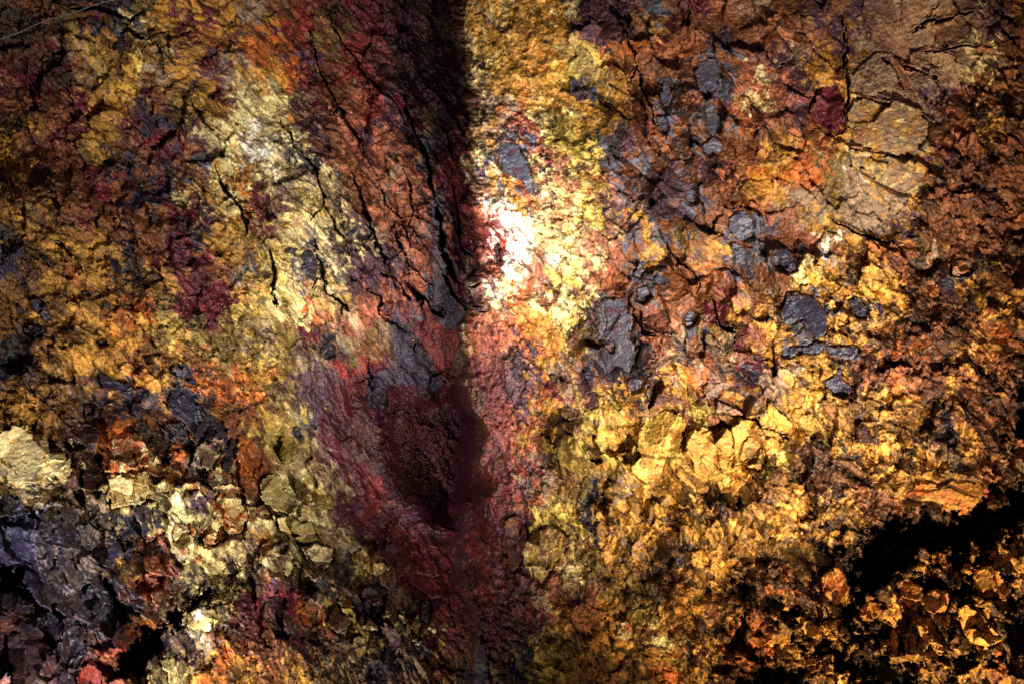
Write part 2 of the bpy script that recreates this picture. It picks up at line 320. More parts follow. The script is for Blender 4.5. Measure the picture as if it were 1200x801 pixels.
# broad strokes that cross the mosaic: drapes of lava, stained bands, veins, a painted highlight and shade  (width, lift, pigments, strength, path)
RIBBONS = [
 (9, .03, {'w': .7, 'c': .4}, .6, [(1006, 124), (1022, 132), (1040, 138)]),  # painted highlight on the plate
 (12, .03, {'y': .9, 'o': .2}, .5, [(998, 146), (1014, 160), (1040, 172), (1062, 186)]),
 (12, .04, {'k': .5, 'p': .4, 'c': .3}, .5, [(1030, 20), (1048, 44), (1062, 66), (1080, 74)]),
 (14, .03, {'y': .7, 't': .4}, .4, [(1060, 10), (1090, 24), (1120, 20), (1150, 30)]),
 (12, .03, {'c': .7, 't': .4}, .45, [(1096, 70), (1120, 74), (1150, 72), (1176, 76)]),
 (16, .04, {'y': .8, 't': .3}, .4, [(965, 262), (1000, 280), (1030, 300), (1045, 320)]),
 (30, .0, {'c': .9, 'w': .5}, .38, [(270, 70), (300, 130), (330, 190), (352, 270), (385, 340), (410, 400)]),
 (20, .0, {'c': .7, 's': .5}, .4, [(250, 215), (280, 255), (300, 330), (310, 380)]),
 (18, .0, {'s': .8, 'y': .4}, .4, [(85, 25), (105, 60), (140, 90), (155, 120)]),
 (24, .0, {'y': .35, 'c': .8}, .45, [(330, 470), (338, 520), (352, 570), (385, 620), (430, 665)]),
 (24, .0, {'s': .8, 'c': .4}, .32, [(625, 110), (665, 160), (678, 215), (660, 280), (640, 350)]),
 (26, .0, {'s': .7, 'c': .4}, .3, [(655, 520), (700, 512), (760, 500), (800, 510)]),
 (14, .0, {'c': .9}, .4, [(535, 10), (548, 60), (556, 120), (566, 170)]),
 (20, .0, {'s': .5, 'y': .5}, .35, [(850, 520), (900, 490), (960, 500)]),
 (7, .16, {'g': .6, 'l': .5}, .85, [(546, 262), (543, 285), (548, 310), (550, 335), (543, 365), (540, 395), (536, 425), (544, 450)]),
 (11, .10, {'l': .6, 'n': .4}, .7, [(538, 400), (545, 430), (555, 460), (560, 500), (556, 540), (545, 575)]),
 (9, .10, {'g': .4, 'n': .7}, .85, [(512, 225), (513, 265), (512, 300), (518, 335), (530, 365)]),
 (9, .10, {'n': .9}, .8, [(524, 205), (532, 232), (538, 255)]),
 (8, .12, {'l': .4, 'p': .3, 'n': .4}, .8, [(422, 480), (432, 510), (445, 540), (462, 560), (480, 580)]),
 (11, .12, {'n': 1}, .85, [(432, 520), (448, 550), (466, 572), (485, 596), (505, 618)]),
 (9, .06, {'n': 1}, .75, [(538, 560), (540, 600), (538, 650), (542, 690), (552, 720)]),
 (10, .18, {'n': 1, 'g': .2}, .9, [(552, 706), (560, 740), (562, 775), (566, 830)]),
 (7, .05, {'R': .9, 'k': .4}, .4, [(557, 215), (561, 250), (564, 290), (566, 320)]),
 (8, .0, {'o': .8, 'r': .4}, .75, [(634, 285), (626, 310), (615, 340), (608, 362)]),
 (5, .0, {'o': .9, 'R': .5}, .9, [(606, 212), (616, 224), (622, 240)]),
 (5, .0, {'y': .9, 'o': .3}, .85, [(588, 205), (602, 226), (620, 244)]),
 (5, .06, {'r': .8, 'a': .3}, .8, [(733, 58), (740, 78), (747, 100), (760, 118), (766, 145)]),
 (5, .04, {'s': .8, 'l': .4}, .6, [(672, 440), (678, 465), (690, 500), (706, 530), (728, 545)]),
 (5, .04, {'s': .8, 'l': .4}, .6, [(786, 410), (798, 440), (812, 470), (818, 500)]),
 (6, .08, {'w': .5, 'k': .3, 'c': .5}, .8, [(-20, 570), (14, 574), (34, 584), (52, 594), (72, 596)]),
 (7, .10, {'n': .7, 'g': .5}, .75, [(470, 355), (462, 380), (466, 410), (486, 430), (510, 445)]),
 (30, .0, {'m': .3, 'd': 1}, .92, [(480, 440), (500, 480), (515, 510), (505, 540), (512, 590)]),  # shade of the cavity, painted as dark pigment
 (13, .02, {'m': 1, 'R': .3}, .7, [(515, 590), (522, 610)]),
 (7, .04, {'d': .7, 'm': .5}, .7, [(500, 20), (512, 60), (520, 100), (528, 130)]),
 (18, .0, {'d': 1}, .8, [(480, -20), (490, 30), (500, 70), (508, 108)]),  # shade in the upper cleft, painted in
 (9, .03, {'m': .8, 'R': .3}, .8, [(520, 180), (530, 205), (540, 230), (545, 250)]),
]

# smoother sheets of lava and stain, and shade painted in the cleft  (outline, lift, pigments, strength, how much of the relief stays)
PATCHES = [
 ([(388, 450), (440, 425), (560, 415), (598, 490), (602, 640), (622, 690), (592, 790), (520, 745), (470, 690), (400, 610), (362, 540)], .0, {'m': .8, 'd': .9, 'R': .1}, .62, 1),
 ([(-120, 584), (60, 592), (96, 606), (128, 640), (150, 690), (112, 760), (100, 900), (-120, 900)], .0, {'n': .8, 'g': .35, 'p': .2}, .55, 1),
 ([(560, -100), (605, -100), (640, 40), (650, 100), (600, 120), (560, 60)], .0, {'y': .9, 's': .3}, .35, 1),
 ([(1000, -60), (1110, -60), (1160, 40), (1130, 100), (1060, 95), (1020, 40)], .08, {'t': .6, 'k': .3, 'p': .3, 'y': .35}, .38, .6),
 ([(900, 560), (1000, 540), (1300, 640), (1300, 900), (840, 900), (850, 650)], .0, {'a': .8, 'b': .3}, .30, 1),
 ([(500, 366), (512, 364), (535, 384), (540, 400), (522, 442), (512, 434), (498, 408)], .05, {'m': .7, 'R': .5}, .9, .35),
 ([(446, 456), (476, 450), (492, 464), (510, 450), (550, 456), (558, 500), (552, 570), (536, 622), (502, 612), (462, 570), (442, 510)], -.9, {'m': .8, 'd': 1}, .93, 1.1),  # maroon rock with the cavity's shade painted into its colour
 ([(462, 376), (478, 390), (495, 410), (512, 436), (521, 449), (504, 468), (490, 452), (458, 450), (440, 460), (434, 450), (455, 430), (462, 410)], .10, {'n': 1, 'd': .4}, .9, .7),
 ([(500, 332), (512, 328), (530, 350), (545, 370), (538, 388), (518, 386), (506, 366)], .06, {'n': 1}, .9, .4),
 ([(522, 232), (528, 198), (546, 206), (551, 262), (546, 320), (536, 292), (534, 255)], -.05, {'m': .8, 'R': .3, 'p': .3}, .85, .4),
 ([(436, -100), (540, -100), (546, 60), (548, 170), (520, 190), (492, 150), (462, 90)], .0, {'d': 1, 'm': .25}, .72, 1),  # shade at the top of the cleft, painted as dark pigment
 ([(498, 122), (512, 120), (516, 150), (506, 160), (494, 148)], .02, {'l': .4, 'n': .5}, .8, .5),
 ([(518, 300), (530, 312), (546, 342), (546, 364), (532, 346), (522, 326)], -.04, {'m': 1, 'p': .2}, .85, .4),
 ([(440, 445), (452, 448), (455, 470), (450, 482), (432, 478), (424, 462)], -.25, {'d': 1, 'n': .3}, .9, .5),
 ([(418, 600), (445, 560), (452, 560), (446, 590), (430, 620)], 0, {'R': .9, 'm': .3}, .6, .8),
 ([(600, 358), (625, 360), (650, 382), (662, 398), (650, 416), (636, 400), (612, 392)], .03, {'o': .5, 'y': .8}, .8, .9),
 ([(632, 292), (640, 300), (636, 328), (626, 330), (622, 312)], .03, {'r': .8, 'm': .4, 'k': .3}, .8, .8),
 ([(554, 200), (566, 196), (566, 240), (568, 300), (562, 325), (556, 290), (556, 240)], .03, {'k': .7, 'R': .6}, .35, .8),
 ([(560, 380), (585, 385), (590, 440), (600, 500), (596, 560), (575, 590), (562, 540), (566, 470)], .0, {'R': .5, 'p': .6, 'k': .3, 'm': .4}, .55, 1),
 ([(682, 2), (745, -10), (760, 30), (740, 48), (700, 50), (690, 30)], .0, {'p': .8, 'm': .4, 'n': .5}, .6, 1),
 ([(650, 52), (672, 44), (690, 58), (705, 80), (696, 95), (676, 88), (660, 70)], .02, {'s': .7, 'c': .4, 't': .3}, .7, .6),
]

# ---------------------------------------------------------------- materials
def rock_material(name, rough=.62, bump=.5, spec=.35, scale=1.0):
    m = bpy.data.materials.new(name); m.use_nodes = True
    nt = m.node_tree; N = nt.nodes; L = nt.links
    b = N['Principled BSDF']
    at = N.new('ShaderNodeAttribute'); at.attribute_name = 'mineral'
    tc = N.new('ShaderNodeTexCoord')
    n1 = N.new('ShaderNodeTexNoise'); n1.inputs['Scale'].default_value = 26 * scale; n1.inputs['Detail'].default_value = 8; n1.inputs['Roughness'].default_value = .78
    L.new(tc.outputs['Object'], n1.inputs['Vector'])
    n2 = N.new('ShaderNodeTexVoronoi'); n2.inputs['Scale'].default_value = 17 * scale
    L.new(tc.outputs['Object'], n2.inputs['Vector'])
    mr = N.new('ShaderNodeMapRange'); mr.inputs[1].default_value = .28; mr.inputs[2].default_value = .72; mr.inputs[3].default_value = .30; mr.inputs[4].default_value = 1.62
    L.new(n1.outputs['Fac'], mr.inputs[0])
    mx = N.new('ShaderNodeMix'); mx.data_type = 'RGBA'; mx.blend_type = 'MULTIPLY'; mx.inputs[0].default_value = 1
    L.new(at.outputs['Color'], mx.inputs[6]); L.new(mr.outputs[0], mx.inputs[7])
    L.new(mx.outputs[2], b.inputs['Base Color'])
    rr = N.new('ShaderNodeMapRange'); rr.inputs[3].default_value = rough - .18; rr.inputs[4].default_value = rough + .2
    L.new(n1.outputs['Fac'], rr.inputs[0]); L.new(rr.outputs[0], b.inputs['Roughness'])
    b.inputs['Specular IOR Level'].default_value = spec
    ad = N.new('ShaderNodeMath'); ad.operation = 'ADD'
    L.new(n1.outputs['Fac'], ad.inputs[0]); L.new(n2.outputs['Distance'], ad.inputs[1])
    bp = N.new('ShaderNodeBump'); bp.inputs['Strength'].default_value = bump; bp.inputs['Distance'].default_value = .038
    L.new(ad.outputs[0], bp.inputs['Height']); L.new(bp.outputs[0], b.inputs['Normal'])
    return m
MAT_WALL = rock_material('mineral_rock', .44, .5, .5)
MAT_BASALT = rock_material('basalt_rock', .40, .35, .6)

# -------------------------------------------------------------- mesh builder
col = bpy.context.scene.collection
def mesh_object(name, V, F, C, mat, label=None, cat=None, kind=None, group=None):
    me = bpy.data.meshes.new(name)
    me.vertices.add(len(V)); me.vertices.foreach_set('co', V.astype(f32).ravel())
    me.loops.add(F.size); me.loops.foreach_set('vertex_index', F.astype(np.int32).ravel())
    me.polygons.add(len(F)); me.polygons.foreach_set('loop_start', np.arange(0, F.size, 4, dtype=np.int32))
    me.update(calc_edges=True)
    at = me.attributes.new('mineral', 'FLOAT_COLOR', 'POINT')
    at.data.foreach_set('color', np.concatenate([C, np.ones((len(C), 1), f32)], 1).astype(f32).ravel())
    me.polygons.foreach_set('use_smooth', np.ones(len(F), bool))
    me.materials.append(mat)
    o = bpy.data.objects.new(name, me); col.objects.link(o)
    if label: o['label'] = label
    if cat: o['category'] = cat
    if kind: o['kind'] = kind
    if group: o['group'] = group
    return o
def push(X, Y, Z, h):
    """move a shell point out of the wall by h metres, towards the chamber's middle"""
    r = np.sqrt(X * X + Y * Y + Z * Z)
    # bulge direction: mostly straight out of the wall, a little towards the middle
    k = 1 - h / r
    return X * k, Y * k, Z * k
# -------------------------------------------------------------- named rocks
# outline (s, t), lift out of the wall (m), pigments, dark factor, kind, label
ROCKS = [
 # --- dark stones in the right-hand wall
 ('boulder', [(579, 176), (588, 168), (602, 167), (611, 178), (620, 192), (626, 214), (622, 226), (612, 220), (598, 212), (588, 200), (581, 188)], .34, {'g': .8, 'p': .35}, .95, 'grey angular boulder stuck in the wall just above the brightest spot'),
 ('stone', [(581, 286), (586, 285), (590, 296), (591, 310), (586, 319), (581, 313), (579, 298)], .16, {'b': .5, 'm': .5}, .6, 'small dark brown stone alone inside the brightest white patch'),
 ('boulder', [(905, 296), (914, 291), (928, 293), (936, 303), (934, 317), (922, 321), (910, 316), (904, 306)], .22, {'n': .9, 'g': .3}, 1.0, 'rounded charcoal boulder above the largest dark boulder'),
 ('boulder', [(912, 366), (922, 343), (934, 339), (952, 345), (966, 361), (974, 378), (966, 392), (955, 396), (946, 392), (943, 379), (936, 376), (922, 387), (915, 376)], .26, {'n': .9, 'g': .3}, 1.0, 'largest charcoal boulder, notched below, on the right-hand wall'),
 ('stone', [(993, 352), (1002, 347), (1011, 352), (1017, 362), (1014, 374), (1006, 373), (996, 366)], .2, {'n': .9, 'p': .2}, .8, 'small dark stone right of the largest charcoal boulder'),
 ('rock_slab', [(915, 411), (930, 404), (948, 406), (956, 400), (966, 404), (958, 414), (940, 413), (925, 419), (916, 418)], .2, {'g': .7, 'n': .5}, .85, 'long thin slate slab lying level below the largest charcoal boulder'),
 ('rock_slab', [(957, 400), (972, 402), (986, 406), (1004, 403), (1009, 411), (998, 419), (984, 424), (972, 418), (961, 409)], .24, {'n': .8, 'g': .5}, .95, 'slate slab with purple top, right end of the level slab pair'),
 ('stone', [(964, 446), (976, 441), (984, 432), (986, 442), (995, 448), (1001, 458), (990, 466), (977, 462)], .2, {'n': .8, 'g': .4}, .95, 'pointed dark stone below the pair of level slate slabs'),
 ('boulder', [(704, 356), (712, 346), (724, 350), (736, 349), (735, 366), (745, 376), (739, 390), (753, 402), (746, 424), (736, 437), (724, 430), (714, 437), (711, 421), (714, 404), (702, 396), (708, 378)], .2, {'g': .8, 'p': .35}, .95, 'big grey slate slab with purple left side in mid wall'),
 ('stone', [(737, 438), (748, 440), (756, 446), (752, 458), (740, 461), (734, 452)], .14, {'n': .8, 'g': .3}, .9, 'small blue-black stone under the big grey slate slab'),
 ('stone', [(767, 446), (773, 442), (777, 452), (773, 459), (766, 456)], .12, {'g': .9}, .8, 'tiny slate chip right of the small blue-black stone'),
 ('stone', [(800, 370), (808, 362), (819, 368), (818, 378), (806, 384), (800, 379)], .14, {'g': .9, 'n': .3}, .9, 'small slate stone between the big grey slab and charcoal boulders'),
 ('stone', [(814, 72), (826, 66), (836, 66), (846, 76), (844, 92), (840, 108), (828, 116), (818, 104), (812, 88)], .12, {'g': 1}, .9, 'cracked slate patch at the top of the grey column'),
 ('stone', [(774, 92), (783, 89), (789, 100), (787, 118), (780, 128), (774, 118), (772, 104)], .12, {'g': 1}, .95, 'upright slate lozenge left of the grey column'),
 ('stone', [(769, 134), (778, 134), (784, 148), (780, 158), (771, 152)], .12, {'g': 1}, .9, 'small slate wedge under the upright slate lozenge'),
 ('stone', [(824, 124), (836, 120), (844, 136), (845, 154), (834, 160), (827, 148)], .12, {'g': 1}, .9, 'slate stone in the middle of the grey column'),
 ('stone', [(822, 168), (836, 160), (848, 168), (846, 178), (832, 184), (824, 178)], .1, {'g': 1}, .85, 'slate stone at the foot of the grey column'),
 ('stone', [(804, 220), (814, 218), (818, 228), (816, 239), (808, 238), (803, 230)], .12, {'g': 1}, .95, 'lone slate stone between the grey column and the slate pair'),
 ('rock_slab', [(851, 256), (862, 246), (874, 244), (884, 258), (885, 280), (872, 284), (860, 278), (854, 268)], .14, {'g': 1, 'n': .2}, .95, 'upper slab of the tall slate pair left of the rounded charcoal boulder'),
 ('rock_slab', [(858, 284), (870, 286), (876, 298), (872, 310), (862, 309), (857, 296)], .14, {'g': .8, 'n': .5}, .95, 'lower slab of the tall slate pair left of the rounded charcoal boulder'),
 ('stone', [(838, 294), (847, 290), (856, 304), (852, 312), (842, 304)], .12, {'g': .9, 'n': .4}, .9, 'slanting slate stone left of the slate pair'),
 ('stone', [(869, 312), (880, 308), (889, 316), (887, 328), (878, 331), (872, 322)], .14, {'n': .8, 'g': .4}, .95, 'dark stone under the slate pair'),
 ('stone', [(889, 284), (896, 282), (900, 292), (898, 300), (891, 298)], .12, {'n': .9, 'g': .3}, .9, 'small dark stone left of the rounded charcoal boulder'),
 ('stone', [(934, 286), (940, 283), (944, 293), (940, 300), (934, 296)], .12, {'n': .9, 'g': .3}, .85, 'dark chip touching the right of the rounded charcoal boulder'),
 ('stone', [(740, 322), (750, 306), (755, 316), (750, 326)], .1, {'g': 1}, .8, 'slate splinter above the big grey slate slab'),
 ('stone', [(746, 338), (758, 334), (764, 348), (754, 356), (745, 352)], .1, {'g': 1}, .85, 'grey stone touching the upper right of the big grey slate slab'),
 ('stone', [(669, 110), (680, 104), (692, 106), (690, 118), (676, 120)], .12, {'p': .8, 'n': .4}, .8, 'purple stone in the ochre crust near the top'),
 ('stone', [(667, 92), (676, 90), (680, 102), (674, 120), (668, 110)], .1, {'g': .8, 'n': .3}, .8, 'grey stone beside the purple stone in ochre crust'),
 ('stone', [(566, 18), (572, 20), (577, 28), (573, 35), (566, 30)], .12, {'g': .6, 'k': .5}, 1.0, 'small pinkish grey stone near the top of the ridge edge'),
 ('stone', [(712, 174), (718, 178), (722, 192), (732, 198), (726, 204), (717, 198), (712, 184)], .1, {'g': 1}, .9, 'bent slate sliver in the yellow band'),
 # --- smooth plates
 ('rock_plate', [(993, 24), (1010, 12), (1024, 40), (1040, 62), (1056, 84), (1072, 104), (1086, 124), (1090, 138), (1066, 122), (1040, 118), (1014, 112), (994, 108), (993, 60)], .34, {'a': .4, 'p': .35, 't': .6}, 1.0, 'smooth brown upper plate with a straight left edge, top right'),
 ('rock_plate', [(995, 112), (1016, 116), (1044, 122), (1068, 128), (1090, 142), (1086, 160), (1076, 176), (1060, 190), (1040, 180), (1018, 176), (998, 172), (993, 150), (993, 124)], .3, {'c': .3, 't': .6, 'y': .4, 'k': .2}, .88, 'banded cream and gold plate below the smooth brown plate'),
 ('rock_plate', [(996, 178), (1018, 182), (1044, 190), (1068, 204), (1086, 216), (1074, 230), (1052, 228), (1034, 218), (1016, 206), (1000, 196)], .28, {'y': .4, 't': .6, 'c': .2}, .85, 'lowest gold plate with a curled lower lip'),
 ('rock_plate', [(1062, 84), (1078, 84), (1094, 92), (1104, 108), (1102, 122), (1088, 118), (1074, 104)], .3, {'p': .5, 't': .5}, 1.0, 'purple brown flake on the right flank of the brown plate'),
 ('rock_slab', [(958, 104), (985, 102), (990, 116), (987, 138), (970, 158), (956, 146), (948, 130)], .2, {'m': .9, 'r': .3}, .95, 'maroon block left of the banded plate'),
 # --- ochre blocks in the middle and right
 ('rock_block', [(828, 450), (840, 448), (870, 450), (884, 466), (872, 490), (850, 484), (832, 484), (826, 468)], .24, {'t': .6, 'k': .3, 'r': .3}, .8, 'tan block under the dark hollow, centre right'),
 ('rock_block', [(760, 484), (778, 478), (800, 480), (802, 520), (800, 536), (770, 536), (744, 530), (752, 500)], .2, {'s': .7, 'y': .6, 'a': .2}, .85, 'pale yellow block left of the golden rounded block'),
 ('boulder', [(806, 510), (830, 500), (856, 504), (862, 530), (858, 552), (840, 562), (818, 556), (806, 536)], .26, {'y': .9, 's': .3}, .95, 'golden rounded block at the middle of the right wall'),
 ('boulder', [(864, 520), (880, 512), (892, 518), (900, 540), (890, 552), (870, 546), (862, 534)], .2, {'y': .6, 'l': .4, 'a': .3}, .9, 'olive gold block touching the golden rounded block'),
 ('rock_block', [(1048, 352 + 230), (1070, 556), (1100, 566), (1120, 556), (1150, 566), (1152, 586), (1130, 598), (1112, 598), (1090, 590), (1060, 590)], .22, {'o': .6, 'y': .5}, .95, 'orange gold block overhanging the black hollow'),
 ('rock_block', [(1115, 320 - 6), (1122, 306), (1134, 303), (1145, 308), (1140, 318), (1128, 324), (1116, 322)], .16, {'t': .6, 'o': .5, 'k': .2}, .95, 'rounded tan stone ringed by a dark crack, far right'),
 ('rock_block', [(1086, 336), (1098, 332), (1102, 344), (1096, 352), (1088, 346)], .14, {'o': .6, 't': .3}, .9, 'small orange stone with a dark stone at its right'),
 ('stone', [(1101, 336), (1114, 338), (1122, 344), (1116, 352), (1104, 346)], .14, {'n': .6, 'p': .5}, .7, 'small purple black stone far right'),
 ('rock_block', [(1146, 386 - 4), (1160, 376), (1176, 378), (1186, 390), (1178, 400), (1158, 398)], .16, {'o': .6, 'k': .3}, .9, 'pinkish orange stone near the right edge'),
 ('stone', [(1098, 506), (1110, 500), (1116, 510), (1108, 516), (1099, 514)], .14, {'n': .9}, .8, 'round dark stone in the far right rubble'),
 ('stone', [(1082, 492), (1090, 490), (1096, 500), (1090, 506), (1083, 502)], .12, {'n': .7, 'b': .4}, .8, 'smaller dark stone left of the round dark stone'),
 ('rock_block', [(1045, 554), (1054, 548), (1066, 554), (1064, 564), (1050, 566)], .16, {'y': .9}, 1, 'small golden stone above the black hollow'),
 ('stone', [(1116, 542), (1126, 540), (1140, 550), (1136, 554), (1120, 552)], .12, {'g': .7, 'n': .4}, .8, 'flat slate flake above the orange gold block'),
 ('rock_block', [(930, 722), (938, 720), (960, 733), (964, 745), (948, 750), (942, 740)], .3, {'y': .9, 'o': .2}, 1.05, 'left half of the golden split block, lower right'),
 ('rock_block', [(961, 732), (970, 722), (988, 725), (984, 738), (980, 749), (968, 746), (962, 740)], .34, {'y': .9, 'o': .2}, 1.1, 'right half of the golden split block, lower right'),
 ('rock_block', [(1092, 650), (1100, 647), (1110, 649), (1107, 655), (1110, 661), (1096, 660), (1091, 657)], .3, {'o': .7, 'y': .6}, 1.2, 'bright orange stone jutting into the black hollow'),
 ('boulder', [(1126, 708), (1136, 706), (1148, 720), (1160, 734), (1174, 748), (1168, 756), (1152, 760), (1136, 752), (1127, 742), (1124, 724)], .36, {'y': 1}, 1.15, 'glowing yellow boulder right of the black vertical strip'),
 ('boulder', [(1140, 664), (1160, 660), (1174, 672), (1180, 690), (1178, 702), (1158, 702), (1140, 690), (1138, 676)], .34, {'y': .7, 'o': .4, 'a': .2}, .95, 'banded amber boulder above the glowing yellow boulder'),
 ('boulder', [(1078, 698), (1092, 690), (1112, 690), (1115, 706), (1108, 720), (1090, 716), (1078, 708)], .3, {'y': .7, 'o': .4}, .95, 'amber boulder left of the black vertical strip'),
 ('boulder', [(1052, 682), (1066, 676), (1080, 684), (1082, 700), (1066, 714), (1052, 704)], .28, {'o': .4, 'p': .3, 'y': .5}, .85, 'purple amber boulder below the black hollow'),
 ('boulder', [(966, 670), (984, 664), (994, 684), (992, 706), (976, 712), (962, 696)], .3, {'y': .5, 'o': .6, 'a': .3}, .85, 'cracked amber boulder left of the dark vertical strip'),
 ('rock_block', [(1006, 712), (1020, 702), (1036, 706), (1032, 718), (1018, 728), (1007, 724)], .3, {'y': .7, 'o': .4}, .95, 'amber block right of the golden split block'),
 ('rock_block', [(944, 770), (958, 770), (962, 784), (952, 788), (944, 780)], .26, {'a': .5, 'y': .5}, .9, 'small amber block at the bottom below the golden split block'),
 ('rock_block', [(966, 768), (976, 768), (976, 790), (968, 788)], .26, {'y': .6, 't': .4}, .95, 'narrow amber block at the bottom, second from the split block'),
 # --- gold slabs lower left
 ('rock_slab', [(-30, 512), (6, 506), (32, 503), (56, 508), (64, 522), (82, 518), (86, 538), (82, 556), (64, 562), (46, 574), (20, 574), (-30, 572)], .36, {'c': .8, 'y': .45}, 1.0, 'big cream gold slab resting on the black basalt, left edge'),
 ('boulder', [(124, 552), (132, 532), (126, 514), (134, 504), (154, 508), (170, 516), (178, 534), (178, 546), (166, 550), (150, 548), (140, 556)], .36, {'o': .5, 'c': .45, 'k': .25}, .95, 'pinkish orange boulder left of the cream lozenge'),
 ('rock_block', [(222, 544), (230, 522), (252, 512), (264, 512), (260, 532), (250, 548), (236, 552), (224, 548)], .3, {'t': .7, 'c': .3, 'p': .2}, 1.0, 'cream lozenge block with a purple face beside a black wedge'),
 ('rock_block', [(248, 592), (258, 570), (272, 566), (288, 582), (290, 604), (284, 624), (270, 628), (258, 610), (250, 604)], .36, {'c': .6, 'o': .35, 'k': .2}, 1.0, 'upright cream and orange block, tallest of the lower left'),
 ('rock_block', [(202, 622), (208, 612), (222, 614), (224, 634), (214, 640), (203, 634)], .26, {'c': .8, 't': .3}, 1.0, 'small square cream block left of the tallest upright block'),
 ('rock_block', [(236, 630), (246, 614), (256, 624), (254, 638), (240, 640)], .24, {'o': .4, 'c': .5}, .95, 'orange-tinted block between the square block and tallest block'),
 ('rock_block', [(126, 560), (142, 556), (168, 560), (176, 576), (166, 592), (146, 594), (130, 600), (124, 580)], .28, {'c': .9, 'y': .2}, 1.0, 'pale ledge block under the pinkish orange boulder'),
 ('rock_block', [(330, 512), (338, 508), (350, 520), (346, 536), (332, 544), (326, 530)], .24, {'l': .5, 's': .5}, .95, 'upper olive block above the black chip'),
 ('rock_block', [(302, 566), (314, 552), (332, 558), (336, 576), (348, 590), (340, 602), (322, 596), (306, 584)], .32, {'c': .8, 's': .3}, 1.0, 'cream block touching the red cleft edge, left side'),
 ('rock_block', [(346, 560), (354, 562), (364, 574), (360, 590), (350, 582), (342, 568)], .28, {'l': .7, 'a': .2}, .85, 'olive lozenge between cream blocks at the cleft edge'),
 ('rock_block', [(320, 604), (338, 600), (352, 610), (366, 612), (374, 632), (360, 638), (346, 628), (326, 622)], .3, {'c': .7, 's': .4}, 1.0, 'wide cream block above two dark slots'),
 ('rock_block', [(352, 640), (372, 636), (392, 642), (392, 660), (376, 672), (370, 668), (358, 660)], .28, {'t': .5, 'c': .4, 'p': .2}, .95, 'tan block right of the dark slot, lower left'),
 ('boulder', [(424, 664), (436, 654), (450, 656), (456, 664), (450, 672), (434, 674)], .26, {'c': .5, 'y': .5, 's': .3}, 1.0, 'small rounded yellow boulder at the lower edge of the cleft'),
 ('stone', [(376, 402), (386, 400), (393, 408), (392, 417), (383, 419), (374, 414)], .16, {'n': .9}, .8, 'round blue-black stone between the yellow crust and the cleft'),
 ('stone', [(344, 500), (352, 500), (354, 508), (358, 516), (350, 518), (342, 508)], .16, {'n': 1}, .7, 'black chip on the cream rock left of the cleft'),
 ('rock_block', [(355, 296), (365, 292), (372, 308), (368, 328), (360, 322), (350, 314)], .2, {'n': .6, 'g': .4, 'p': .2}, .9, 'blue grey stone in the pale yellow wall'),
 ('stone', [(331, 293), (340, 288), (352, 292), (346, 297), (334, 297)], .14, {'n': .8, 'g': .3}, .8, 'flat dark chip left of the blue grey stone'),
 # --- blue-black stones in the left wall
 ('stone', [(112, 440), (118, 434), (128, 438), (140, 446), (156, 454), (152, 462), (136, 458), (118, 452)], .2, {'n': 1}, .85, 'long blue-black stone of the upper left group'),
 ('stone', [(158, 456), (166, 454), (174, 460), (170, 472), (160, 468)], .2, {'n': 1}, .8, 'square blue-black stone at the right end of the long stone'),
 ('stone', [(156, 470), (166, 470), (168, 482), (160, 490), (154, 488)], .2, {'n': 1}, .75, 'hanging blue-black stone below the square one'),
 ('boulder', [(195, 474), (200, 458), (212, 456), (224, 466), (236, 476), (246, 492), (240, 512), (228, 520), (224, 504), (212, 492)], .24, {'n': 1}, .9, 'largest blue-black boulder of the left wall'),
 ('stone', [(246, 486), (256, 488), (264, 502), (266, 512), (254, 510), (246, 498)], .2, {'n': 1}, .75, 'blue-black stone touching the right of the largest left boulder'),
 ('rock_slab', [(270, 512), (278, 512), (276, 532), (268, 552), (260, 546), (262, 530)], .26, {'n': 1}, .7, 'black upright wedge between cream lozenge and orange face'),
 ('stone', [(180, 496), (190, 498), (204, 508), (214, 516), (208, 520), (192, 510)], .2, {'n': .8, 'g': .2}, .85, 'sloping blue-black sliver left of the largest left boulder'),
 ('stone', [(98, 472), (108, 474), (118, 478), (116, 490), (100, 492)], .2, {'p': .5, 'n': .5, 'm': .4}, .85, 'purple black stone in the gold rock, lower left'),
 ('stone', [(34, 352), (42, 347), (52, 356), (56, 366), (68, 378), (60, 382), (48, 372), (36, 362)], .2, {'n': 1, 'd': .3}, .7, 'forked blue-black stone of the far left'),
 ('stone', [(16, 354), (24, 358), (32, 368), (26, 370), (18, 362)], .14, {'n': 1}, .7, 'small blue-black stone left of the forked one'),
 ('stone', [(26, 384), (38, 380), (50, 382), (54, 388), (42, 394), (28, 390)], .16, {'n': 1}, .65, 'flat blue-black stone under the forked one'),
 ('stone', [(47, 300), (54, 300), (64, 308), (62, 314), (52, 308)], .14, {'n': 1}, .75, 'thin dark stone in the upper left amber band'),
 ('stone', [(94, 342), (102, 340), (105, 346), (98, 346)], .12, {'n': 1}, .75, 'tiny dark chip right of the forked stone'),
 ('stone', [(112, 400), (122, 396), (127, 404), (118, 406)], .14, {'n': 1}, .75, 'dark chip above the long blue-black stone'),
 ('stone', [(196, 428), (206, 424), (218, 432), (234, 446), (230, 452), (214, 442), (200, 436)], .14, {'n': 1}, .8, 'slanting dark stone above the largest left boulder'),
 ('stone', [(168, 418), (176, 416), (180, 424), (172, 426)], .12, {'n': 1}, .75, 'dark chip left of the slanting dark stone'),
 # --- basalt outcrop
 ('boulder', [(38, 718), (54, 714), (66, 722), (76, 732), (74, 748), (66, 752), (56, 738), (42, 732)], .3, {'n': .8, 'p': .3}, 1.1, 'grey basalt block capping the purple one, lower left'),
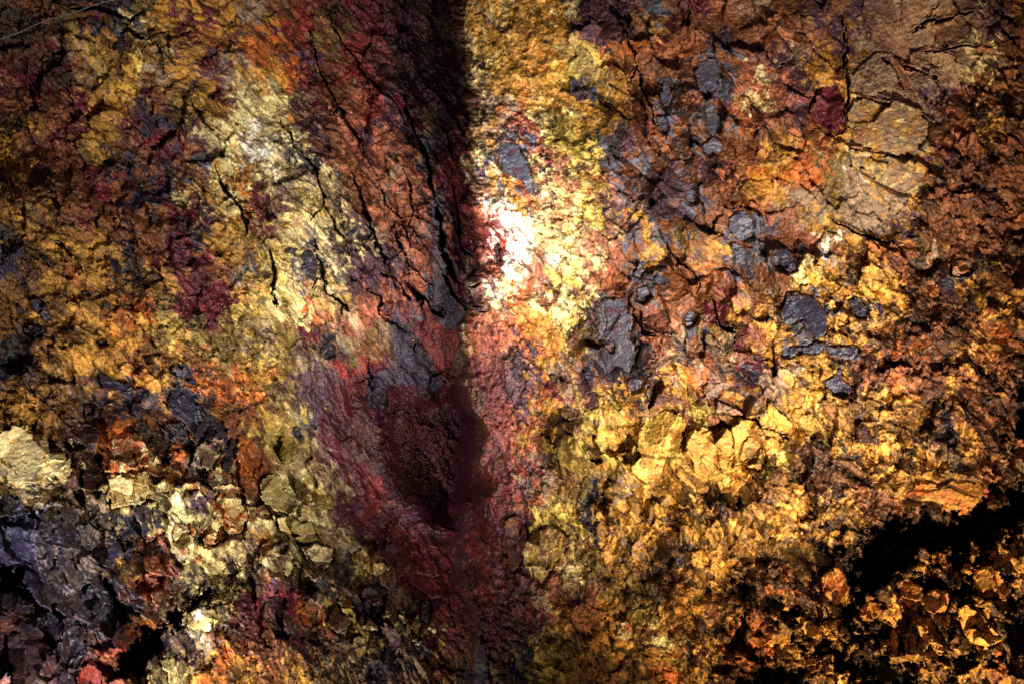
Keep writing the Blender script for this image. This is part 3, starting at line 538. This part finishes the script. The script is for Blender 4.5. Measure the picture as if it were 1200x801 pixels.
 ('boulder', [(10, 742), (22, 738), (30, 752), (50, 752), (66, 760), (70, 790), (60, 830), (14, 830), (10, 780)], .42, {'p': .9, 'm': .25}, 1.0, 'purple basalt boulder at the bottom left corner'),
 ('boulder', [(-30, 728), (4, 720), (18, 732), (10, 742), (8, 790), (0, 830), (-30, 830)], .4, {'k': .35, 'p': .7}, .95, 'pinkish purple boulder cut by the left edge'),
 ('boulder', [(78, 728), (92, 725), (102, 732), (100, 760), (94, 784), (82, 786), (76, 764), (76, 744)], .34, {'g': .5, 'n': .5, 'p': .25}, 1.15, 'upright grey basalt block right of the purple boulder'),
 ('boulder', [(0, 698), (14, 694), (30, 700), (44, 706), (40, 720), (20, 716), (0, 712)], .24, {'p': .6, 'n': .5}, .95, 'rough purple basalt knob above the pinkish boulder'),
 ('rock_block', [(92, 690), (104, 684), (114, 700), (118, 716), (106, 724), (94, 712)], .3, {'g': .5, 'n': .6}, 1.1, 'pointed blue basalt block in the middle of the outcrop'),
 ('rock_block', [(158, 680), (172, 672), (192, 676), (190, 688), (176, 694), (160, 694)], .28, {'k': .8, 'R': .25}, 1.0, 'pink block right of the two black slots'),
 ('rock_block', [(92, 784), (106, 772), (120, 786), (116, 820), (92, 820)], .3, {'R': .9, 'k': .2}, .9, 'brick red block at the bottom beside grey basalt'),
 ('rock_block', [(218, 720), (232, 712), (250, 710), (256, 722), (246, 740), (230, 742), (220, 732)], .3, {'w': .4, 'c': .6, 's': .3}, 1.1, 'whitish yellow knob above the ash-grey crust'),
 # --- stacked slabs, bottom centre
 ('rock_slab', [(446, 728), (454, 724), (464, 738), (470, 752), (468, 768), (460, 772), (452, 756)], .34, {'p': .7, 't': .35}, 1.0, 'mauve upright slab, longest of the bottom stack'),
 ('rock_slab', [(432, 748), (438, 742), (448, 744), (452, 760), (448, 770), (432, 766)], .28, {'l': .5, 't': .4}, .9, 'square olive slab left of the mauve slab'),
 ('rock_slab', [(412, 748), (420, 742), (428, 746), (430, 764), (420, 772), (412, 764)], .28, {'l': .4, 't': .5}, .85, 'olive slab left of the square olive slab'),
 ('rock_slab', [(424, 732), (432, 724), (444, 732), (442, 738), (426, 738)], .28, {'c': .4, 'l': .3, 't': .4}, .95, 'cream wedge on top of the square olive slab'),
 ('rock_slab', [(384, 712), (396, 706), (410, 716), (412, 730), (406, 748), (392, 740), (382, 732)], .3, {'t': .6, 'p': .4, 'c': .2}, .9, 'tan and mauve slab leftmost of the bottom stack'),
 ('rock_slab', [(394, 694), (404, 696), (414, 706), (420, 722), (416, 732), (406, 718), (396, 706)], .28, {'s': .5, 'c': .4}, .9, 'yellow slab over the tan and mauve slab'),
 ('rock_slab', [(426, 690), (440, 682), (452, 690), (450, 708), (440, 722), (426, 716)], .26, {'p': .8, 'r': .2}, .75, 'dark mauve slab at the top of the bottom stack'),
 ('rock_slab', [(438, 706), (450, 698), (450, 718), (444, 728), (438, 720)], .3, {'p': .6, 't': .4}, .9, 'narrow mauve slab behind the longest slab'),
 ('rock_slab', [(466, 714), (474, 716), (478, 728), (474, 734), (466, 724)], .26, {'c': .8, 't': .2}, .95, 'small cream flake right of the longest slab'),
 ('rock_slab', [(484, 726), (490, 720), (494, 732), (490, 742), (484, 742), (480, 734)], .26, {'c': .6, 'l': .4}, .95, 'second cream flake, next to the red rock'),
 ('stone', [(482, 748), (490, 746), (495, 752), (490, 756), (484, 754)], .2, {'w': 1}, 1.0, 'little white stone at the foot of the cream flakes'),
 ('rock_slab', [(494, 702), (502, 700), (506, 712), (502, 730), (494, 726), (492, 712)], .24, {'g': .4, 'p': .5}, .85, 'grey mauve slab at the edge of the red rock'),
 ('boulder', [(592, 612), (602, 602), (616, 610), (620, 628), (614, 656), (602, 672), (592, 660), (588, 640)], .3, {'p': .6, 'r': .4, 'm': .3}, .75, 'dark brown pillar left of the pale rounded knob'),
 ('boulder', [(614, 638), (624, 620), (644, 614), (660, 622), (668, 636), (656, 652), (646, 668), (636, 688), (622, 678), (614, 660)], .4, {'s': .45, 'c': .3, 'k': .4, 't': .3}, .8, 'pale rounded knob at the foot of the ridge'),
 ('stone', [(792, 652), (800, 650), (802, 662), (796, 666), (790, 660)], .14, {'n': .9}, .7, 'small black stone right of the brown hollow'),
 ('rock_block', [(722, 728), (734, 724), (744, 736), (742, 748), (730, 752), (722, 744)], .2, {'c': .5, 'k': .3, 'o': .2}, 1.05, 'small pale pink block in the lower ochre crust'),
]
for i in range(len(ROCKS)): ROCKS[i] = ROCKS[i][:1] + ([(float(a), float(b)) for a, b in ROCKS[i][1]],) + ROCKS[i][2:]

# ------------------------------------------------------------- build shell
STEP = 1.0
def axis(a, b, far):
    out = 1.6 * (1.045 ** np.arange(1, 200) - 1) / .045; out = out[out < far]
    return np.concatenate([(a - out)[::-1], np.arange(a, b + .01, STEP), b + out])
px1 = axis(-40, 1240, 480); py1 = axis(-30, 832, 420)
def window(x0, x1, y0, y1):
    i0, i1 = np.searchsorted(px1, (x0, x1)); j0, j1 = np.searchsorted(py1, (y0, y1))
    return slice(int(j0), int(j1) + 1), slice(int(i0), int(i1) + 1)
PX, PY = np.meshgrid(px1, py1)
H_, W_ = PX.shape
# base depth on a coarse grid is smooth away from the ridge: evaluate it directly
X, Y, Z = P0(PX, PY)
X = X.astype(f32); Y = Y.astype(f32); Z = Z.astype(f32)
TX = (PX * .0145).astype(f32); TZ = (-PY * .0145).astype(f32)
hgt, ids, S, left = relief(PX, PY, TX, Y, TZ)
# sit the named rocks in shallow sockets
for rk in ROCKS:
    pts = rk[1]; xs = [p[0] for p in pts]; ys = [p[1] for p in pts]
    sl = window(min(xs) - 12, max(xs) + 12, min(ys) - 12, max(ys) + 12)
    sd = poly_sd(PX[sl], PY[sl], pts)
    m = sst(-3, 2, sd)
    hgt[sl] = hgt[sl] * (1 - .75 * m) - .05 * m
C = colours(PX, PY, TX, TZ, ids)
wob0 = fbm(TX / .35, TZ / .35, 5, 152, .65)
brk = fbm(ids[6] / .5, ids[7] / .22, 6, 153, .7) + .8 * fr(ids[1], 1.7) + .5 * fr(ids[2], 1.9); brk2 = fbm(TX / .25, TZ / .25, 5, 154, .7)
for (wd, lf, pig, strength, pts) in RIBBONS:
    xs = [q[0] for q in pts]; ys = [q[1] for q in pts]; e = 30 + wd
    sl = window(min(xs) - 45, max(xs) + 45, min(ys) - 45, max(ys) + 45)
    d, t = seg_dist(PX[sl] + 5 * wob0[sl], PY[sl] + 5 * wob0[sl], pts)
    w_ = wd * (.45 + .6 * np.sin(np.clip(t, 0, 1) * 3.14159) ** .5)
    g = 1 - sst(w_ * .5, w_ * 1.25, d + 6 * wob0[sl])
    if wd >= 14: g = g * sst(-.45, .25, brk[sl]) * (1 - .85 * sst(.1, .4, brk2[sl]))
    col_ = sum(PLIN[PK.index(k)] * v for k, v in pig.items()) / sum(pig.values())
    C[sl] = C[sl] * (1 - strength * g[..., None]) + col_ * strength * g[..., None]
    hgt[sl] = hgt[sl] * (1 - .5 * g * (lf > .05)) + lf * g
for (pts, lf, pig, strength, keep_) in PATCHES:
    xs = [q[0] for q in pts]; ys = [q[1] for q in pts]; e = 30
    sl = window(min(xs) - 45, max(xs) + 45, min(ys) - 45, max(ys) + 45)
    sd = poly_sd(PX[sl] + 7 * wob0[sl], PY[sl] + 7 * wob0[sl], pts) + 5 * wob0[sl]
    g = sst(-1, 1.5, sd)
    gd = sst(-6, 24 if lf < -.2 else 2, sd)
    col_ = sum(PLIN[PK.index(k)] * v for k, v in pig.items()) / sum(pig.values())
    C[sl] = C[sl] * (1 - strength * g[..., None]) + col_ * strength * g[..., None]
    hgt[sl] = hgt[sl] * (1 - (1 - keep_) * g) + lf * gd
    if lf < -.6:                                  # folded lips run round the hollow
        rr_ = sd / 7.5 + 1.6 * wob0[sl]; sw_ = rr_ - np.floor(rr_)
        hgt[sl] = hgt[sl] + .10 * (sst(0, .8, sw_) - sst(.82, 1, sw_)) * sst(-18, 4, sd)
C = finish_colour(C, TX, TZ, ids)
wob = 3.0 * fbm(TX / .28, TZ / .28, 4, 151, .6)
stepx = 3.2 * fr(ids[2], 21.3) + 2.5 * fr(ids[1], 3.1); stepy = 3.2 * fr(ids[2], 31.3)
rng = random.Random(4)
allcr = list(CRACKS)
for (wd, dp, pts) in CRACKS:                       # side branches
    for q in range(2):
        k = rng.randrange(1, len(pts)); x0_, y0_ = pts[k]; dx_, dy_ = x0_ - pts[k - 1][0], y0_ - pts[k - 1][1]
        an = math.atan2(dy_, dx_) + rng.choice((-1, 1)) * rng.uniform(.4, 1.0); L_ = rng.uniform(10, 30)
        m_ = (x0_ + L_ * .5 * math.cos(an), y0_ + L_ * .5 * math.sin(an)); an += rng.uniform(-.6, .6)
        allcr.append((wd * .55, dp * .6, [(x0_, y0_), m_, (m_[0] + L_ * .5 * math.cos(an), m_[1] + L_ * .5 * math.sin(an))]))
for (wd, dp, pts) in allcr:
    xs = [p[0] for p in pts]; ys = [p[1] for p in pts]
    sl = window(min(xs) - 45, max(xs) + 45, min(ys) - 45, max(ys) + 45)
    d, t = seg_dist(PX[sl] + wob[sl] + stepx[sl], PY[sl] - wob[sl] * .5 + stepy[sl], pts)
    w = wd * (.25 + .9 * np.sin(np.clip(t, 0, 1) * 3.14159) ** .6) * (.75 + .9 * gn(TX[sl] / .3, TZ[sl] / .3, 9))
    w = np.maximum(w, .3)
    g = 1 - sst(w * .55, w * 1.15, d)
    hgt[sl] = hgt[sl] - dp * 1.5 * g + .05 * np.exp(-((d - w * 2) / (w * 1.5)) ** 2)
    C[sl] = C[sl] * (1 - .88 * g)[..., None]
for (dp, pts) in HOLLOWS:
    xs = [p[0] for p in pts]; ys = [p[1] for p in pts]
    sl = window(min(xs) - 45, max(xs) + 45, min(ys) - 45, max(ys) + 45)
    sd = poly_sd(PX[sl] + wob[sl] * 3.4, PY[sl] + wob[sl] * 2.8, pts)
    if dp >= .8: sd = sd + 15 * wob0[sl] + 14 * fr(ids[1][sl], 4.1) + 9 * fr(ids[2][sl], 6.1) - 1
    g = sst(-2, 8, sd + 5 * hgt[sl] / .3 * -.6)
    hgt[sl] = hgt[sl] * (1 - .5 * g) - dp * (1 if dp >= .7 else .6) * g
    C[sl] = C[sl] * (1 - (.86 if dp >= .7 else .5) * g)[..., None]  # shade painted into the hollow on top of its real depth
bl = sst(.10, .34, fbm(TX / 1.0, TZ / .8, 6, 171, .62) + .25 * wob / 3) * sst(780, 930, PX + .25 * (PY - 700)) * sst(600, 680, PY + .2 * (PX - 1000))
hgt = hgt - .45 * bl; C = C * (1 - .84 * bl)[..., None]  # dents whose black shade is painted into the colour too
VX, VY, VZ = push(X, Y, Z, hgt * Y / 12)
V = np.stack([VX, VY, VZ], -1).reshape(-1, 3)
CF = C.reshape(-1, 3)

# split the shell into its named regions
reg = np.zeros((H_ - 1, W_ - 1), np.int8)
cxp = PX[:-1, :-1]; cyp = PY[:-1, :-1]; wv = wob[:-1, :-1] * 2
rx = np.interp(cyp, RY, RX)
reg[:] = 0                                                   # left wall
reg[(cxp > rx)] = 1                                          # right wall
lx = np.interp(cyp, [-90, 0, 120, 200, 300, 420, 520, 600, 700, 900], [290, 300, 345, 370, 420, 400, 375, 410, 470, 520]) + wv
reg[(cxp > lx) & (cxp <= rx)] = 2                            # red rock face
cav = poly_sd(cxp + wv, cyp, [(455, 400), (520, 440), (545, 400), (552, 540), (540, 640), (500, 625), (450, 560), (420, 500), (425, 440)])
reg[(cav > 0) & (reg == 2)] = 3                              # cavity
bas = poly_sd(cxp + wv, cyp + wv, [(-200, 578), (40, 584), (100, 596), (150, 620), (200, 640), (215, 680), (190, 720), (140, 770), (110, 900), (-200, 900)])
reg[bas > 0] = 4                                             # basalt outcrop
rub = np.interp(cxp, [600, 800, 900, 1000, 1040, 1080, 1120, 1200, 1400], [900, 640, 590, 520, 330, 230, 160, 120, 60]) + wv
reg[(cyp > rub) & (cxp > rx + 60)] = 5                       # rubble slope
idx = np.arange(H_ * W_).reshape(H_, W_)
Q = np.stack([idx[:-1, :-1], idx[1:, :-1], idx[1:, 1:], idx[:-1, 1:]], -1)
for r, nm in enumerate(['mineral_cave_wall', 'ridge_cave_wall', 'red_rock_face', 'cleft_cavity', 'basalt_outcrop', 'rubble_slope']):
    lab = ['left cave wall streaked in amber, maroon and pale yellow', 'right cave wall of ochre crust, slate and rust behind the lamplight', 'brick red cracked rock face sloping into the dark cleft',
           'dark maroon cavity at the bottom of the cleft', 'blue-black basalt outcrop in the lower left corner', 'amber rubble slope of broken stones, far right and lower right'][r]
    F = Q[reg == r].reshape(-1, 4)
    used = np.zeros(H_ * W_, bool); used[F.ravel()] = True
    mp = np.cumsum(used) - 1
    o = mesh_object(nm, V[used], mp[F], CF[used], MAT_BASALT if r == 4 else MAT_WALL, lab, 'rock wall' if r < 3 else ('cavity' if r == 3 else ('outcrop' if r == 4 else 'rubble')), 'structure')
print('shell done', len(V))

# -------------------------------------------------------------- build rocks
def build_rock(kind, pts, lift, pig, dark, label, n):
    xs = [p[0] for p in pts]; ys = [p[1] for p in pts]
    size = max(max(xs) - min(xs), max(ys) - min(ys))
    st = .7 if size < 30 else .9
    gx, gy = np.meshgrid(np.arange(min(xs) - 6, max(xs) + 6, st), np.arange(min(ys) - 6, max(ys) + 6, st))
    x, y, z = P0(gx, gy); x = x.astype(f32); y = y.astype(f32); z = z.astype(f32)
    tx = (gx * .0145).astype(f32); tz = (-gy * .0145).astype(f32); sm = size * .0145
    darkish = pig.get('n', 0) >= .5 or pig.get('g', 0) >= .7
    soft = kind == 'rock_plate'
    jag = 1.5 * fbm(tx / .20, tz / .20, 5, 400 + n, .65) * min(1.2, size / 30)
    _, _, rj = voro(tx / (sm * .30) + n * 3, tz / (sm * .30), 900 + n)
    _, _, rk_ = voro(tx / (sm * .13) + n * 5, tz / (sm * .13), 950 + n)
    sd = poly_sd(gx + jag, gy + jag * .7, pts).astype(f32) + (rj - .6) * size * .12 + (rk_ - .5) * size * .06
    sd = sd + 1.2 * fbm(tx / .12, tz / .12, 4, 430 + n, .7)
    prof = sst(-1.0, 1.1, sd)
    e1, p1, r1 = facet(tx / (sm * .62) + n, tz / (sm * .62), 500 + n, .06)
    e2, p2, r2 = facet(tx / (sm * .36) + n, tz / (sm * .36), 600 + n, .15)
    e3, p3, r3 = facet(tx / .12 + n, tz / .12, 650 + n)
    rough = fbm(tx / .35, tz / .35, 6, 700 + n, .6)
    lay = ridged((tx + tz) / .6, (tz - tx * .6) / .09, 4, 720 + n)
    if max(xs) < 520 and min(ys) > 480 and not darkish: lift = lift * 1.5
    lf = lift * (.34 if darkish and min(xs) > 560 else 1.0)
    h0 = prof * (.30 * lf + lf * ((.75 if darkish else (.32 if soft else 1.0)) * p1 + (.05 if soft else .24) * p2) + .012 * p3 + .02 * rough + .010 * lay)
    swell = .18 * fbm(tx / 2.6, tz / 2.6, 3, 61)
    h = (swell + h0 - .25 * (1 - prof)) * y / 12
    idq = (r1, r1, r2, r3, e1, e2, tx + .3 * tz, tz - .3 * tx, 0, None, rough)
    c = colours(gx, gy, tx, tz, idq, pig)
    if darkish:                                   # crust creeping over the edges of the dark stones
        cr = (sst(3.5, -.5, sd + 5 * fbm(tx / .15, tz / .15, 5, 440 + n, .7)) * .85)[..., None]
        c = c * (1 - cr) + np.array([.13, .055, .02] if min(xs) > 560 else [.10, .045, .02], f32) * cr
    c = finish_colour(c, tx, tz, idq, dark, .26 if darkish else (.5 if soft else .55))
    vx, vy, vz = push(x, y, z, h)
    hh, ww = gx.shape
    id_ = np.arange(hh * ww).reshape(hh, ww)
    q = np.stack([id_[:-1, :-1], id_[1:, :-1], id_[1:, 1:], id_[:-1, 1:]], -1)
    ok = sd > -2.0
    keep = ok[:-1, :-1] & ok[1:, :-1] & ok[1:, 1:] & ok[:-1, 1:]
    F = q[keep].reshape(-1, 4)
    if not len(F): return
    used = np.zeros(hh * ww, bool); used[F.ravel()] = True; mp = np.cumsum(used) - 1
    Vr = np.stack([vx, vy, vz], -1).reshape(-1, 3)
    cen = Vr[used].mean(0)
    o = mesh_object(kind, Vr[used] - cen, mp[F], c.reshape(-1, 3)[used], MAT_BASALT if darkish else MAT_WALL, label, {'rock_block': 'rock', 'rock_slab': 'slab', 'rock_plate': 'rock plate'}.get(kind, kind))
    o.location = cen.tolist()
for n, (kind, pts, lift, pig, dark, label) in enumerate(ROCKS):
    build_rock(kind, pts, lift, pig, dark, label, n)

# ------------------------------------------------------- cable, upper left
def cable():
    import bmesh
    bm = bmesh.new(); N = 60; pts = []
    for i in range(N):
        t = i / (N - 1)
        px = -60 + 235 * t; py = 73 - 84 * t + 7 * math.sin(t * math.pi) * -1 + 1.0 * math.sin(t * 23)
        a, b = unit_dir(px, py); d = 7.2 + .8 * t
        pts.append((a * d, d, b * d))
    rings = []
    for i, p in enumerate(pts):
        ring = []
        for k in range(8):
            a = k / 8 * 6.28318 + i * .5
            ring.append(bm.verts.new((p[0] - .35 * math.cos(a) * .0045, p[1] + math.sin(a) * .0045, p[2] + math.cos(a) * .0045)))
        rings.append(ring)
    for i in range(N - 1):
        for k in range(8): bm.faces.new((rings[i][k], rings[i][(k + 1) % 8], rings[i + 1][(k + 1) % 8], rings[i + 1][k]))
    me = bpy.data.meshes.new('cable'); bm.to_mesh(me); bm.free()
    m = bpy.data.materials.new('cable_sheath'); m.use_nodes = True
    b = m.node_tree.nodes['Principled BSDF']; b.inputs['Base Color'].default_value = (.36, .30, .34, 1); b.inputs['Roughness'].default_value = .5
    nz = m.node_tree.nodes.new('ShaderNodeTexNoise'); nz.inputs['Scale'].default_value = 60
    rp = m.node_tree.nodes.new('ShaderNodeValToRGB'); rp.color_ramp.elements[0].color = (.05, .04, .05, 1); rp.color_ramp.elements[1].color = (.20, .17, .19, 1)
    m.node_tree.links.new(nz.outputs['Fac'], rp.inputs[0]); m.node_tree.links.new(rp.outputs[0], b.inputs['Base Color'])
    me.materials.append(m)
    for f in me.polygons: f.use_smooth = True
    o = bpy.data.objects.new('cable', me); col.objects.link(o)
    o['label'] = 'thin grey cable stretched across the upper left of the cave'; o['category'] = 'cable'
cable()

# ------------------------------------------------------------------- lights
from mathutils import Vector
def spot(name, loc, target, watt, colr, angle, blend=1.0, radius=.12):
    l = bpy.data.lights.new(name, 'SPOT'); l.energy = watt; l.color = colr; l.spot_size = math.radians(angle); l.spot_blend = blend; l.shadow_soft_size = radius
    o = bpy.data.objects.new(name, l); col.objects.link(o); o.location = loc
    o.rotation_euler = (Vector(target) - Vector(loc)).to_track_quat('-Z', 'Y').to_euler()
    return o
def on_wall(px, py):
    a, b, c = P0(np.array([float(px)]), np.array([float(py)])); return (float(a[0]), float(b[0]), float(c[0]))
LAMPS = [
 # name, position, aimed at, watt, colour, cone, radius
 ('unseen_lamp', (-1.9, 7.0, -2.0), on_wall(612, 256), 3300, (1, .99, .97), 34, .06),
 ('unseen_lamp', (-1.8, 6.0, -1.2), on_wall(503, 280), 800, (1, .84, .92), 56, .08),  # added fill to lift the cleft, tinted pink; no real source
 ('unseen_lamp', (4.0, 4.4, -2.4), on_wall(680, 260), 4700, (1, .95, .90), 98, .09),
 ('unseen_lamp', (1.8, 3.6, -4.6), on_wall(240, 330), 4200, (1, .96, .90), 76, .07),
 ('unseen_lamp', (2.2, 2.6, -4.4), on_wall(960, 420), 4900, (1, .77, .50), 94, .07),
 ('unseen_lamp', (-3.8, 2.4, -5.0), on_wall(290, 640), 3300, (1, .90, .74), 70, .05),
 ('unseen_lamp', (-6.2, 3.2, -3.0), on_wall(50, 720), 1800, (.66, .68, 1), 52, .05),  # added cold light to turn the basalt blue-violet; no real source
]
for nm, loc, tg, w, cc, an, ra in LAMPS: spot(nm, loc, tg, w, cc, an, 1.0, ra)

w = bpy.data.worlds.new('World'); bpy.context.scene.world = w; w.use_nodes = True
w.node_tree.nodes['Background'].inputs[0].default_value = (.44, .30, .60, 1); w.node_tree.nodes['Background'].inputs[1].default_value = .085

cam = bpy.data.cameras.new('camera'); cam.lens = 24.0; cam.sensor_width = 36.0; cam.clip_end = 200; cam.clip_start = .05
co = bpy.data.objects.new('camera', cam); col.objects.link(co); co.location = (0, 0, 0); co.rotation_euler = (math.radians(90), 0, 0)
sc = bpy.context.scene; sc.camera = co
sc.view_settings.view_transform = 'Standard'; sc.view_settings.look = 'None'; sc.view_settings.exposure = 0; sc.view_settings.gamma = 1
sc.cycles.max_bounces = 4; sc.cycles.diffuse_bounces = 2; sc.cycles.glossy_bounces = 1
sc.cycles.use_denoising = False
